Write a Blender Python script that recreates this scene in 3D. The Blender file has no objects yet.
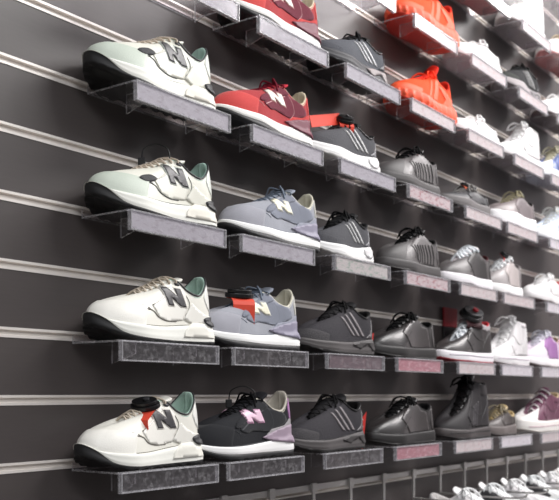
import bpy, bmesh, math, random
from mathutils import Vector, Matrix, geometry
from mathutils.bvhtree import BVHTree

random.seed(7)
PI = math.pi
SC = bpy.context.scene
COL = SC.collection

# ------------------------------------------------------------------ camera
THETA = math.radians(53.54)          # yaw away from the wall's normal
WALLD = 1.123                        # camera distance to the slatwall (wall face is y = 0)
cam = bpy.data.cameras.new('camera')
cam_o = bpy.data.objects.new('camera', cam)
COL.objects.link(cam_o)
cam_o.location = (0, -WALLD, 0)
cam_o.rotation_euler = (PI / 2, 0, -THETA)
cam.sensor_width = 36
cam.lens = 919.3 / 559 * 36
cam.shift_y = (393.3 - 250) / 559
cam.clip_start = 0.05
cam.dof.use_dof = True
cam.dof.focus_distance = 1.55
cam.dof.aperture_fstop = 7.5
SC.camera = cam_o

# ------------------------------------------------------------------ world, lights, exposure
w = bpy.data.worlds.new('shop_light')
SC.world = w
w.use_nodes = True
# the rest of the shop: bright ceiling above, dim aisles at and below eye level
_nt = w.node_tree
_bg = _nt.nodes['Background']
_tc = _nt.nodes.new('ShaderNodeTexCoord')
_sp = _nt.nodes.new('ShaderNodeSeparateXYZ')
_rp = _nt.nodes.new('ShaderNodeValToRGB')
_nt.links.new(_tc.outputs['Generated'], _sp.inputs[0])
_nt.links.new(_sp.outputs['Z'], _rp.inputs[0])
# added brightness to the right, from no seen source, lifting the wall's reflections there
_ax = _nt.nodes.new('ShaderNodeMapRange')
_ax.interpolation_type = 'SMOOTHSTEP'
_ax.inputs[1].default_value, _ax.inputs[2].default_value = 0.80, 0.99
_ax.inputs[3].default_value, _ax.inputs[4].default_value = 0.0, 0.85
_nt.links.new(_sp.outputs['X'], _ax.inputs[0])
_mx = _nt.nodes.new('ShaderNodeMix')
_mx.data_type = 'RGBA'
_mx.inputs[7].default_value = (0.95, 0.86, 0.88, 1)
_nt.links.new(_ax.outputs[0], _mx.inputs[0])
_nt.links.new(_rp.outputs[0], _mx.inputs[6])
_nt.links.new(_mx.outputs[2], _bg.inputs[0])
_e = _rp.color_ramp.elements
_e[0].position, _e[0].color = 0.0, (0.05, 0.046, 0.044, 1)
_e[1].position, _e[1].color = 0.42, (0.80, 0.80, 0.84, 1)
_m = _rp.color_ramp.elements.new(0.10)
_m.color = (0.13, 0.12, 0.116, 1)
_bg.inputs[1].default_value = 0.75


def area(name, loc, target, size, power, col=(1, 1, 1)):
    l = bpy.data.lights.new(name, 'AREA')
    l.shape = 'RECTANGLE'
    l.size, l.size_y = size
    l.energy = power
    l.color = col
    o = bpy.data.objects.new(name, l)
    COL.objects.link(o)
    o.location = loc
    d = Vector(target) - Vector(loc)
    o.rotation_euler = d.to_track_quat('-Z', 'Y').to_euler()
    return o


area('ceiling_lamp', (2.3, -1.5, 2.0), (1.5, 0, 0.2), (1.5, 0.35), 40, (1, 0.985, 0.97))
area('ceiling_lamp', (4.2, -1.5, 2.2), (2.9, 0, 0.4), (1.5, 0.5), 50, (1, 0.955, 0.945))
area('ceiling_lamp', (-0.2, -2.6, 1.7), (1.2, 0, 0.2), (1.0, 0.5), 22, (0.98, 0.99, 1))

SC.view_settings.view_transform = 'Standard'
SC.view_settings.look = 'None'
SC.view_settings.gamma = 1
SC.view_settings.exposure = 0.25
SC.cycles.transparent_max_bounces = 24
SC.cycles.max_bounces = 10


# ------------------------------------------------------------------ materials
def srgb(c):
    return tuple(((v / 255) / 12.92 if v / 255 <= 0.04045 else ((v / 255 + 0.055) / 1.055) ** 2.4) for v in c) + (1,)


MATS = {}


def mat(name, rgb, rough=0.6, bump=0.15, scale=600, metal=0.0, vary=0.08, spec=0.5, kind='noise', sheen=0.0, coat=0.0):
    key = (name, rgb)
    if key in MATS:
        return MATS[key]
    m = bpy.data.materials.new(name)
    m.use_nodes = True
    nt = m.node_tree
    b = nt.nodes['Principled BSDF']
    b.inputs['Roughness'].default_value = rough
    b.inputs['Metallic'].default_value = metal
    b.inputs['Specular IOR Level'].default_value = spec
    b.inputs['Sheen Weight'].default_value = sheen
    b.inputs['Coat Weight'].default_value = coat
    tc = nt.nodes.new('ShaderNodeTexCoord')
    if kind == 'weave':
        t = nt.nodes.new('ShaderNodeTexVoronoi')
        t.inputs['Scale'].default_value = scale
        fac = t.outputs['Distance']
    elif kind == 'ribs':
        t = nt.nodes.new('ShaderNodeTexWave')
        t.inputs['Scale'].default_value = scale
        t.inputs['Distortion'].default_value = 0
        t.wave_profile = 'SIN'
        fac = t.outputs['Fac']
    else:
        t = nt.nodes.new('ShaderNodeTexNoise')
        t.inputs['Scale'].default_value = scale
        t.inputs['Detail'].default_value = 4
        fac = t.outputs['Fac']
    nt.links.new(tc.outputs['Object'], t.inputs['Vector'])
    n2 = nt.nodes.new('ShaderNodeTexNoise')
    n2.inputs['Scale'].default_value = 22
    n2.inputs['Detail'].default_value = 5
    nt.links.new(tc.outputs['Object'], n2.inputs['Vector'])
    mix = nt.nodes.new('ShaderNodeMix')
    mix.data_type = 'RGBA'
    c = srgb(rgb)
    mix.inputs[6].default_value = tuple(v * (1 - vary) for v in c[:3]) + (1,)
    mix.inputs[7].default_value = tuple(min(1, v * (1 + vary)) for v in c[:3]) + (1,)
    nt.links.new(n2.outputs['Fac'], mix.inputs[0])
    nt.links.new(mix.outputs[2], b.inputs['Base Color'])
    if bump:
        bp = nt.nodes.new('ShaderNodeBump')
        bp.inputs['Strength'].default_value = bump
        bp.inputs['Distance'].default_value = 0.001
        nt.links.new(fac, bp.inputs['Height'])
        nt.links.new(bp.outputs['Normal'], b.inputs['Normal'])
    MATS[key] = m
    return m


def leather(rgb, rough=0.42, **k):
    return mat('leather', rgb, rough, bump=0.25, scale=500, **k)


def suede(rgb):
    return mat('suede', rgb, 0.85, bump=0.5, scale=900, vary=0.16, spec=0.2, sheen=0.15)


def knit(rgb):
    return mat('knit_mesh', rgb, 0.8, bump=0.7, scale=420, vary=0.12, spec=0.25, kind='weave')


def rubber(rgb, rough=0.55):
    return mat('rubber', rgb, rough, bump=0.2, scale=350, vary=0.05)


def foam(rgb):
    return mat('foam', rgb, 0.6, bump=0.15, scale=250, vary=0.04)


def cloth(rgb):
    return mat('cotton', rgb, 0.85, bump=0.5, scale=700, vary=0.06, spec=0.2)


def acrylic(name, tint, clear, rough, white=0.0):
    """clear plastic: a see-through body, a sharp fresnel shine, and a little milky dust"""
    if name in MATS:
        return MATS[name]
    m = bpy.data.materials.new(name)
    m.use_nodes = True
    nt = m.node_tree
    nt.nodes.clear()
    out = nt.nodes.new('ShaderNodeOutputMaterial')
    tr = nt.nodes.new('ShaderNodeBsdfTransparent')
    tr.inputs[0].default_value = tint + (1,)
    gl = nt.nodes.new('ShaderNodeBsdfGlossy')
    gl.inputs['Roughness'].default_value = rough
    gl.inputs[0].default_value = (1, 1, 1, 1)
    di = nt.nodes.new('ShaderNodeBsdfDiffuse')
    di.inputs[0].default_value = (0.85, 0.84, 0.86, 1)
    fr = nt.nodes.new('ShaderNodeFresnel')
    fr.inputs[0].default_value = 1.49
    tc = nt.nodes.new('ShaderNodeTexCoord')
    n = nt.nodes.new('ShaderNodeTexNoise')
    n.inputs['Scale'].default_value = 130
    n.inputs['Detail'].default_value = 6
    nt.links.new(tc.outputs['Object'], n.inputs['Vector'])
    mr = nt.nodes.new('ShaderNodeMapRange')
    mr.inputs[1].default_value = 0.5
    mr.inputs[2].default_value = 0.8
    mr.inputs[3].default_value = white * 0.6
    mr.inputs[4].default_value = min(1, white * (1.3 if white > .2 else 4))
    nt.links.new(n.outputs['Fac'], mr.inputs[0])
    m1 = nt.nodes.new('ShaderNodeMixShader')
    nt.links.new(mr.outputs[0], m1.inputs[0])
    nt.links.new(tr.outputs[0], m1.inputs[1])
    nt.links.new(di.outputs[0], m1.inputs[2])
    m2 = nt.nodes.new('ShaderNodeMixShader')
    geo = nt.nodes.new('ShaderNodeNewGeometry')     # the shine belongs to the outer face only
    sub = nt.nodes.new('ShaderNodeMath')
    sub.operation = 'SUBTRACT'
    sub.inputs[0].default_value = 1.0
    nt.links.new(geo.outputs['Backfacing'], sub.inputs[1])
    mul = nt.nodes.new('ShaderNodeMath')
    mul.operation = 'MULTIPLY'
    nt.links.new(fr.outputs[0], mul.inputs[0])
    nt.links.new(sub.outputs[0], mul.inputs[1])
    nt.links.new(mul.outputs[0], m2.inputs[0])
    nt.links.new(m1.outputs[0], m2.inputs[1])
    nt.links.new(gl.outputs[0], m2.inputs[2])
    nt.links.new(m2.outputs[0], out.inputs[0])
    MATS[name] = m
    return m


ACR = acrylic('clear_acrylic', (0.93, 0.92, 0.93), 1, 0.08, 0.03)
HOLD = acrylic('scuffed_acrylic', (0.96, 0.95, 0.96), 1, 0.12, 0.03)
EDGE = acrylic('acrylic_cut_edge', (0.8, 0.8, 0.82), 1, 0.2, 0.42)  # frosted cut edge, milky white also standing in for light inside the sheet


# ------------------------------------------------------------------ object helpers
def tag(o, label=None, cat=None, group=None, kind=None):
    if label:
        o['label'] = label
    if cat:
        o['category'] = cat
    if group:
        o['group'] = group
    if kind:
        o['kind'] = kind
    return o


def empty(name, loc=(0, 0, 0), rz=0.0):
    o = bpy.data.objects.new(name, None)
    o.empty_display_size = 0.05
    COL.objects.link(o)
    o.location = loc
    o.rotation_euler = (0, 0, rz)
    return o


def mesh_obj(name, verts, faces, mats, parent=None, smooth=True, mi=None):
    me = bpy.data.meshes.new(name)
    me.from_pydata([tuple(v) for v in verts], [], [tuple(f) for f in faces])
    for m in (mats if isinstance(mats, (list, tuple)) else [mats]):
        me.materials.append(m)
    if mi:
        for p, i in zip(me.polygons, mi):
            p.material_index = i
    bm = bmesh.new()
    bm.from_mesh(me)
    bmesh.ops.recalc_face_normals(bm, faces=bm.faces)
    bm.to_mesh(me)
    bm.free()
    if smooth:
        for p in me.polygons:
            p.use_smooth = True
    me.update()
    o = bpy.data.objects.new(name, me)
    COL.objects.link(o)
    if parent:
        o.parent = parent
    return o


class MB:
    """collects simple solids into one mesh"""

    def __init__(s):
        s.v, s.f, s.mi = [], [], []

    def box(s, a, b, mi=0, edge=None):
        """edge: material index for the faces that are NOT the two largest"""
        n = len(s.v)
        x0, y0, z0 = a
        x1, y1, z1 = b
        s.v += [(x0, y0, z0), (x1, y0, z0), (x1, y1, z0), (x0, y1, z0), (x0, y0, z1), (x1, y0, z1), (x1, y1, z1), (x0, y1, z1)]
        fs = [(0, 3, 2, 1), (4, 5, 6, 7), (0, 1, 5, 4), (1, 2, 6, 5), (2, 3, 7, 6), (3, 0, 4, 7)]
        dims = [abs(z1 - z0), abs(z1 - z0), abs(y1 - y0), abs(x1 - x0), abs(y1 - y0), abs(x1 - x0)]
        mn = min(dims)
        for f, d in zip(fs, dims):
            s.f.append(tuple(n + i for i in f))
            s.mi.append(mi if (edge is None or d <= mn + 1e-9) else edge)

    def prism(s, poly, axis, lo, hi, mi=0, edge=None):
        """poly in the other two axes, extruded along axis"""
        n = len(s.v)
        k = len(poly)

        def mk(p, t):
            q = list(p)
            q.insert(axis, t)
            return tuple(q)
        s.v += [mk(p, lo) for p in poly] + [mk(p, hi) for p in poly]
        s.f.append(tuple(n + i for i in range(k)))
        s.f.append(tuple(n + k + i for i in reversed(range(k))))
        s.mi += [mi, mi]
        for i in range(k):
            j = (i + 1) % k
            s.f.append((n + i, n + j, n + k + j, n + k + i))
            s.mi.append(mi if edge is None else edge)

    def tube(s, pts, r, sides=8, mi=0, flat=1.0, closed=False):
        pts = [Vector(p) for p in pts]
        n0 = len(s.v)
        up = Vector((0, 0, 1))
        N = len(pts)
        prev = None
        for i, p in enumerate(pts):
            a = pts[(i - 1) % N] if (i > 0 or closed) else p
            b = pts[(i + 1) % N] if (i < N - 1 or closed) else p
            t = (b - a).normalized()
            u = prev if prev is not None else (up if abs(t.z) < 0.9 else Vector((0, 1, 0)))
            u = (u - t * u.dot(t))
            u = u.normalized() if u.length > 1e-6 else t.orthogonal().normalized()
            prev = u
            wv = t.cross(u)
            for j in range(sides):
                an = 2 * PI * j / sides
                s.v.append(tuple(p + u * math.cos(an) * r * flat + wv * math.sin(an) * r))
        for i in range(N - 1 + (1 if closed else 0)):
            for j in range(sides):
                a = n0 + i * sides + j
                b = n0 + i * sides + (j + 1) % sides
                i2 = (i + 1) % N
                c = n0 + i2 * sides + (j + 1) % sides
                d = n0 + i2 * sides + j
                s.f.append((a, b, c, d))
                s.mi.append(mi)
        if not closed:
            s.f.append(tuple(n0 + j for j in reversed(range(sides))))
            s.f.append(tuple(n0 + (N - 1) * sides + j for j in range(sides)))
            s.mi += [mi, mi]

    def build(s, name, mats, parent=None, smooth=False, bevel=0):
        o = mesh_obj(name, s.v, s.f, mats, parent, smooth, s.mi)
        if bevel:
            m = o.modifiers.new('bevel', 'BEVEL')
            m.width = bevel
            m.segments = 2
            m.limit_method = 'ANGLE'
        return o


def catmull(pts, n=6, closed=False):
    pts = [Vector(p) for p in pts]
    out = []
    N = len(pts)
    for i in range(N if closed else N - 1):
        p0 = pts[(i - 1) % N] if (closed or i > 0) else pts[0]
        p1, p2 = pts[i], pts[(i + 1) % N]
        p3 = pts[(i + 2) % N] if (closed or i < N - 2) else pts[-1]
        for k in range(n):
            t = k / n
            out.append(0.5 * ((2 * p1) + (p2 - p0) * t + (2 * p0 - 5 * p1 + 4 * p2 - p3) * t * t + (3 * p1 - p0 - 3 * p2 + p3) * t ** 3))
    if not closed:
        out.append(pts[-1])
    return out


def lerp(a, b, t):
    return a + (b - a) * t


def sst(a, b, x):
    t = max(0, min(1, (x - a) / (b - a)))
    return t * t * (3 - 2 * t)


def table(keys, x):
    """smooth interpolation of (x, v...) rows"""
    if x <= keys[0][0]:
        return keys[0][1:]
    for i in range(len(keys) - 1):
        if x <= keys[i + 1][0]:
            k0 = keys[max(0, i - 1)]
            k1, k2 = keys[i], keys[i + 1]
            k3 = keys[min(len(keys) - 1, i + 2)]
            h = k2[0] - k1[0]
            t = (x - k1[0]) / h
            r = []
            for j in range(1, len(k1)):
                m1 = (k2[j] - k0[j]) / max(1e-6, (k2[0] - k0[0])) * h
                m2 = (k3[j] - k1[j]) / max(1e-6, (k3[0] - k1[0])) * h
                r.append((2 * t**3 - 3 * t**2 + 1) * k1[j] + (t**3 - 2 * t**2 + t) * m1 + (-2 * t**3 + 3 * t**2) * k2[j] + (t**3 - t**2) * m2)
            return tuple(r)
    return keys[-1][1:]


# ------------------------------------------------------------------ the slatwall
ZG = 0.0897            # height of a groove, they repeat every 10 cm
X_A, X_B = -0.9, 6.5
GH = 0.0062            # half of the visible metal strip
K0, K1 = -7, 15
panel = mat('slatwall_panel', (74, 68, 67), 0.42, bump=0.08, scale=60, vary=0.10, spec=0.55)
nt = panel.node_tree
for nd in nt.nodes:
    if nd.type == 'TEX_NOISE' and nd.inputs['Scale'].default_value == 22:
        mp = nt.nodes.new('ShaderNodeMapping')
        mp.inputs['Scale'].default_value = (1, 1, 14)
        nt.links.new(nt.nodes['Texture Coordinate'].outputs['Object'], mp.inputs['Vector'])
        nt.links.new(mp.outputs['Vector'], nd.inputs['Vector'])
mb = MB()
for k in range(K0, K1):
    z0 = ZG + 0.1 * k + GH
    z1 = ZG + 0.1 * (k + 1) - GH
    mb.box((X_A, 0, z0), (X_B, 0.012, z1))
mb.box((X_A, 0.0121, ZG + 0.1 * K0), (X_B, 0.022, ZG + 0.1 * K1))
wall = mb.build('wall_back', panel, bevel=0.0012)
tag(wall, 'dark charcoal slatwall board with horizontal slots', kind='structure')
alu = mat('aluminium_channel', (232, 226, 220), 0.42, bump=0.05, scale=80, metal=0.25, vary=0.04)
for n, k in enumerate(range(K0 + 1, K1)):
    z = ZG + 0.1 * k
    g = GH - 0.0002
    mb = MB()
    # C channel: back, upper and lower flange, two thin lips on the face of the board
    prof = [(-0.0012, z - g - 0.0016), (-0.0012, z - g + 0.0022), (0.0045, z - g + 0.003), (0.0045, z + g - 0.003), (-0.0012, z + g - 0.0022),
            (-0.0012, z + g + 0.0016), (-0.0002, z + g + 0.0016), (-0.0002, z + g - 0.0001), (0.0115, z + g - 0.0001), (0.0115, z - g + 0.0001), (-0.0002, z - g + 0.0001), (-0.0002, z - g - 0.0016)]
    mb.prism(prof, 0, X_A, X_B)
    tag(mb.build('trim_%d' % (n + 1), alu), 'bright metal strip in a slatwall slot', kind='structure')
floor_m = mat('floor_tiles', (104, 100, 97), 0.4, bump=0.05, scale=30)
mb = MB()
mb.box((-4, -5, -1.42), (9, 0.022, -1.40))
tag(mb.build('floor', floor_m), 'pale shop floor', kind='structure')
mb = MB()
mb.box((X_A, 0.0, -1.40), (X_B, 0.02, ZG + 0.1 * K0 - 0.001))
tag(mb.build('wall_base', panel), 'dark board below the slatwall', kind='structure')


# ------------------------------------------------------------------ acrylic shelves
DEP, WID, HH = 0.105, 0.226, 0.032
FLIP = {}


def make_shelf():
    r = empty('acrylic_shelf')
    mb = MB()
    mb.box((0, -DEP, -0.003), (WID, -0.002, 0), 0, 1)
    mb.box((0, -0.0045, 0.0001), (WID, -0.002, 0.011), 0, 1)         # upturned back lip
    mb.build('plate', [ACR, EDGE], r)
    for x in (0.036, WID - 0.05):
        mb = MB()
        mb.prism([(-DEP + 0.001, -0.0035), (-0.052, -0.0035), (-0.052, -0.034), (-DEP + 0.001, -0.020)], 0, x, x + 0.003, 0, 1)
        mb.build('bracket', [ACR, EDGE], r)
    mb = MB()
    y0, y1 = -DEP - 0.0075, -DEP - 0.0002
    mb.box((0, y1 - 0.0018, -HH), (WID, y1, -0.0002), 0, 1)             # rear sheet
    mb.box((0.003, y0, -HH + 0.003), (WID - 0.003, y0 + 0.0012, -0.002), 0, 1)
    t = 0.0024
    for a, b in (((0, y0 - 0.0006, -HH), (WID, y1 - 0.002, -HH + t)), ((0, y0 - 0.0006, -.0002 - t), (WID, y1 - 0.002, -.0002)),
                 ((0, y0 - 0.0006, -HH + t), (t, y1 - 0.002, -.0002 - t)), ((WID - t, y0 - 0.0006, -HH + t), (WID, y1 - 0.002, -.0002 - t))):
        mb.box(a, b, 1)
    mb.build('price_holder', [HOLD, EDGE], r)
    return r


def copy_tree(o, parent=None):
    c = o.copy()
    COL.objects.link(c)
    if parent:
        c.parent = parent
    for ch in list(o.children):
        copy_tree(ch, c)
    return c


def card_mat(name, rgb, text):
    if name in MATS:
        return MATS[name]
    m = bpy.data.materials.new(name)
    m.use_nodes = True
    nt = m.node_tree
    b = nt.nodes['Principled BSDF']
    b.inputs['Roughness'].default_value = 0.6
    tc = nt.nodes.new('ShaderNodeTexCoord')
    mp = nt.nodes.new('ShaderNodeMapping')
    mp.inputs['Scale'].default_value = (60, 1, 170)
    nz = nt.nodes.new('ShaderNodeTexNoise')
    nz.inputs['Scale'].default_value = 1.0
    nz.inputs['Detail'].default_value = 3
    rp = nt.nodes.new('ShaderNodeValToRGB')
    rp.color_ramp.elements[0].position = 0.52
    rp.color_ramp.elements[1].position = 0.64
    rp.color_ramp.elements[0].color = srgb(rgb)
    rp.color_ramp.elements[1].color = srgb(text)
    nt.links.new(tc.outputs['Object'], mp.inputs['Vector'])
    nt.links.new(mp.outputs['Vector'], nz.inputs['Vector'])
    nt.links.new(nz.outputs['Fac'], rp.inputs[0])
    nt.links.new(rp.outputs[0], b.inputs['Base Color'])
    MATS[name] = m
    return m


CARDS = {'pale': ('pale', (214, 206, 204), (206, 186, 184)), 'pink': ('pink', (178, 120, 130), (205, 160, 165)),
         'pinkedge': ('pink printed', (205, 190, 190), (170, 110, 115)), 'green': ('pale green printed', (196, 192, 188), (150, 168, 154)),
         'glare_grey': ('grey glare-toned', (176, 174, 180), (158, 154, 160)), 'white': ('white', (225, 223, 226), (216, 208, 212)), 'purple': ('dull purple', (98, 82, 88), (118, 100, 104))}  # light grey card colour paints in ceiling light reflected by the upper holders


def make_card(kind, loc):
    nm, a, b = CARDS[kind]
    mb = MB()
    inset = 0.010 if kind in ('pink', 'purple', 'pinkedge', 'green') else 0.004
    mb.box((inset, -DEP - 0.0052, -HH + 0.0028), (WID - inset, -DEP - 0.0046, -0.0018))
    o = mb.build('price_card', card_mat('card_' + kind, a, b))
    o.location = loc
    return o


# ------------------------------------------------------------------ shoes
NU, NV = 112, 14


class Shoe:
    """last-shaped footwear; x heel to toe, z up, +y is the displayed side"""

    def __init__(s, name, L=0.27, wide=1.0, mid=None, out=None, spring=0.018, rim=None, hscale=1.0, toe_k=1.0, side_k=0.5, halfw=None):
        s.L, s.wide, s.spring = L, wide, spring
        s.mid = mid or [(0, .036), (.15, .034), (.4, .027), (.7, .024), (.9, .028), (1, .034)]
        s.out = out or [(0, .010), (.5, .007), (.8, .009), (1, .02)]
        s.rim = [(a, b, c, d * hscale) for a, b, c, d in (rim or RIM_LOW)]
        s.toe_k, s.side_k = toe_k, side_k
        s.hw = halfw or [(0, .031), (.1, .034), (.3, .034), (.45, .036), (.6, .043), (.72, .048), (.85, .046), (1, .042)]
        s.root = empty(name)

    def base(s, p):
        q = (1 - math.cos(PI * p)) / 2
        y = table(s.hw, q)[0] * s.wide
        if q < 0.13:
            y *= math.sqrt(max(0, 1 - (1 - q / 0.13) ** 2))
        if q > 0.66:
            y *= max(0, 1 - ((q - 0.66) / 0.34) ** 2.3) ** 0.56
        return q, y

    def zb(s, q):
        return s.spring * max(0, (q - .70) / .30) ** 2 + 0.007 * max(0, (.10 - q) / .10) ** 2

    def zo(s, q):
        return max(s.zb(q) + .003, table(s.out, q)[0])

    def zm(s, q):
        return max(s.zo(q) + .0008, table(s.mid, q)[0])

    def pside(s, u):
        u = u % 1.0
        return (2 * u, 1) if u <= 0.5 else (2 * (1 - u), -1)

    def S(s, u, v):
        p, sd = s.pside(u)
        q, y = s.base(p)
        inn = 0.955 if q < .8 else lerp(.955, .965, (q - .8) / .2)
        bx = s.L * (0.5 + (q - 0.5) * (0.985))
        b = Vector((bx, y * sd * inn, s.zm(q) - 0.002))
        rx, gap, rz = table(s.rim, p)
        t = Vector((rx * s.L, gap * sd, rz))
        k = lerp(0.25, s.side_k, sst(.1, .35, p))
        k = lerp(k, s.toe_k, sst(.62, .9, p))
        ae, be = 1 - math.cos(v * PI / 2), math.sin(v * PI / 2)
        a, c = lerp(v, ae, k), lerp(v, be, k)
        P = Vector((lerp(b.x, t.x, a), lerp(b.y, t.y, a), lerp(b.z, t.z, c)))
        # heel: slight bulge low, pinched under the collar
        if p < .3:
            bl = math.sin(v * PI) * 0.004 * (1 - p / .3)
            P.x -= bl
        return P

    def normal(s, u, v):
        e = 1e-3
        a = s.S(u + e, v) - s.S(u - e, v)
        v2, v1 = min(1, v + e), max(0, v - e)
        b = s.S(u, v2) - s.S(u, v1)
        n = a.cross(b)
        if n.length < 1e-12:
            n = Vector((0, 0, 1))
        n.normalize()
        c = s.S(u, v) - Vector((s.L * .5, 0, .03))
        c.x *= .3
        if n.dot(c) < 0:
            n = -n
        return n

    # rings helper
    def loft(s, name, rings, m, cap0=False, cap1=False, parent=None):
        n = len(rings[0])
        v = [p for r in rings for p in r]
        f = []
        for i in range(len(rings) - 1):
            for j in range(n):
                j2 = (j + 1) % n
                f.append((i * n + j, i * n + j2, (i + 1) * n + j2, (i + 1) * n + j))
        if cap0:
            f.append(tuple(range(n)))
        if cap1:
            f.append(tuple((len(rings) - 1) * n + j for j in range(n)))
        return mesh_obj(name, v, f, m, parent or s.root)

    def ring(s, zf, grow=0.0, scale=1.0, lug=0.0, wav=None):
        r = []
        for j in range(NU):
            p, sd = s.pside((j + 0.0) / NU)
            q, y = s.base(p)
            x = s.L * (0.5 + (q - .5) * scale)
            # outward direction ~ from the midline
            nx = -1 if q < .06 else (1 if q > .93 else 0)
            fx = (-1) * (1 - min(1, q / .12)) + max(0, (q - .8) / .2)
            g = grow(q) if callable(grow) else grow
            gg = g + (wav(j, q) if wav else 0)
            yy = y * scale
            r.append(Vector((x + fx * gg, (yy + (gg if y > .004 else 0)) * sd, zf(q) + (lug if j % 4 < 2 else 0))))
        return r

    def sole(s, mo, mm, bulge=0.002, flare=0.0, lug=0.0, ribs=0.0, groove=0.0):
        fl = lambda q: bulge + flare * (1 - sst(.05, .35, q))
        s.outsole = s.loft('outsole', [s.ring(s.zb, -0.006, .97), s.ring(s.zb, fl, 1, lug), s.ring(lambda q: min(s.zb(q) + .005, s.zo(q)), fl), s.ring(s.zo, fl)], mo, cap0=True, cap1=True)
        wav = (lambda j, q: ribs if j % 4 < 2 else -ribs * .4) if ribs else None
        N = 6
        rr = []
        for i in range(N + 1):
            t = i / N
            zf = lambda q, t=t: lerp(s.zo(q) - .0004, s.zm(q), t)
            prof = math.sin(t * PI) * 0.0016 - t * 0.0015
            if groove and i == 3:
                prof -= groove
            rr.append(s.ring(zf, (lambda q, pr=prof, t=t: bulge + flare * (1 - sst(.05, .35, q)) * (1 - t) + pr), 1, 0, wav if 0 < i < N else None))
        rr.append(s.ring(lambda q: s.zm(q) - 0.0005, -0.006, .97))
        s.midsole = s.loft('midsole', rr, mm, cap1=True)

    def upper(s, m, lining, name='upper', depth=.035):
        rings = [[s.S(j / NU, i / NV) for j in range(NU)] for i in range(NV + 1)]
        s.up = s.loft(name, rings, m)
        me = s.up.data
        s.bvh = BVHTree.FromPolygons([v.co.copy() for v in me.vertices], [tuple(p.vertices) for p in me.polygons])
        rr = []
        for dz, ins, dd in ((-0.003, -0.0006, 0), (0.0012, .0006, 0), (0.0028, .0030, 0), (0.0012, .0056, 0), (-.004, .0070, 0), (-.012, .0068, .3), (-.03, .006, 1)):
            ring = []
            for j in range(NU):
                p, sd = s.pside(j / NU)
                rx, gap, rz = table(s.rim, p)
                opn = 1 - sst(.42, .55, p)
                ii = min(ins, gap * .75) * (1 if opn > .5 else .6)
                dx = ins * (1 - sst(0, .16, p))
                zz = dz if dz > -.01 else lerp(-.010, dz * (depth / .03), opn)
                ring.append(Vector((rx * s.L + dx, (gap - ii) * sd, rz + (zz if opn > .3 else min(zz, 0.0006)))))
            rr.append(ring)
        s.lining = s.loft('lining', rr, lining, cap1=True)

    def tongue(s, m, up=.020, back=.035, width=.020, name='tongue', thick=.005, puff=1.0):
        e = s.rim
        # follow the eyestay from throat to top eyelet, then run on past it
        path = []
        for t in range(7):
            p = lerp(.98, .44, t / 6)
            rx, gap, rz = table(s.rim, p)
            path.append((rx * s.L, gap + .0015, rz + 0.0005 + .002 * math.sin(t / 6 * PI)))
        x, g, z = path[-1]
        path += [(x - back * .4, width * .95, z + up * .45), (x - back * .8, width, z + up * .85), (x - back, width * .8, z + up)]
        top, bot = [], []
        n = 9
        rows = []
        for i, (x, g, z) in enumerate(path):
            th = thick * (.5 if i < 7 else 1.0)
            row = []
            for j in range(n):
                a = j / (n - 1) * 2 - 1
                row.append(Vector((x, a * g, z + (1 - a * a) * .0035 * puff - abs(a) * .0)))
            back_ = []
            for j in reversed(range(n)):
                a = j / (n - 1) * 2 - 1
                back_.append(Vector((x + .002, a * g * .96, z + (1 - a * a) * .0035 - th)))
            rows.append(row + back_)
        k = 2 * n
        v = [p for r in rows for p in r]
        f = [(i * k + j, i * k + (j + 1) % k, (i + 1) * k + (j + 1) % k, (i + 1) * k + j) for i in range(len(rows) - 1) for j in range(k)]
        f += [tuple(range(k)), tuple((len(rows) - 1) * k + j for j in range(k))]
        o = mesh_obj(name, v, f, m, s.root)
        return o

    def laces(s, m, n=6, p0=.92, p1=.46, r=.0022, flat=.55, bow=True, lift=.005, cross=True, name='laces', bow_size=1.0):
        mb = MB()
        P = []
        for i in range(n):
            p = lerp(p0, p1, i / (n - 1))
            rx, gap, rz = table(s.rim, p)
            P.append((rx * s.L, gap + .005, rz))
        for i, (x, g, z) in enumerate(P):
            x2, g2, z2 = P[min(n - 1, i + 1)] if cross else P[i]
            for sd in ((1, -1) if cross else (1,)):
                pts = [(x, g * sd, z - .004), (x, (g - .001) * sd, z + .0012), (lerp(x, x2, .5), 0, lerp(z, z2, .5) + lift), (x2, -(g2 - .001) * sd, z2 + .0012), (x2, -g2 * sd, z2 - .004)]
                mb.tube(catmull(pts, 5), r, 6, flat=flat)
        if bow:
            x, g, z = P[-1]
            z += lift
            k = bow_size
            for sd in (1, -1):
                mb.tube(catmull([(x, 0, z + .002), (x + .010 * k, .014 * sd * k, z + .006 * k), (x + .022 * k, .026 * sd * k, z - .002 * k), (x + .018 * k, .028 * sd * k, z - .014 * k), (x + .006, .010 * sd, z)], 6), r * .9, 6)
                mb.tube(catmull([(x, 0, z + .002), (x + .018, .012 * sd, z + .006), (x + .034 * k, .02 * sd, z - .006), (x + .040 * k, .026 * sd, z - .02)], 6), r * .8, 6)
        return mb.build(name, m, s.root, smooth=True)

    # ---- pieces laid on the upper
    def band(s, name, m, u0, u1, v0, v1, off=.0014, nu=60, nv=8, parent=None):
        v, f = [], []
        for i in range(nu + 1):
            u = lerp(u0, u1, i / nu)
            a = v0(u) if callable(v0) else v0
            b = v1(u) if callable(v1) else v1
            for j in range(nv + 1):
                vv = lerp(a, b, j / nv)
                o = off if 0 < i < nu and j < nv else off * .0 - .0003
                if j == 0:
                    o = off
                v.append(s.S(u, vv) + s.normal(u, min(.995, vv)) * o)
        for i in range(nu):
            for j in range(nv):
                a = i * (nv + 1) + j
                f.append((a, a + 1, a + nv + 2, a + nv + 1))
        return mesh_obj(name, v, f, m, parent or s.root)

    def patch(s, name, m, poly, off=.0013, sides=(1, -1), **k):
        o = None
        for sd in sides:
            o = s.patch1(name, m, poly, off, (sd,), **k) or o
        return o

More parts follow.
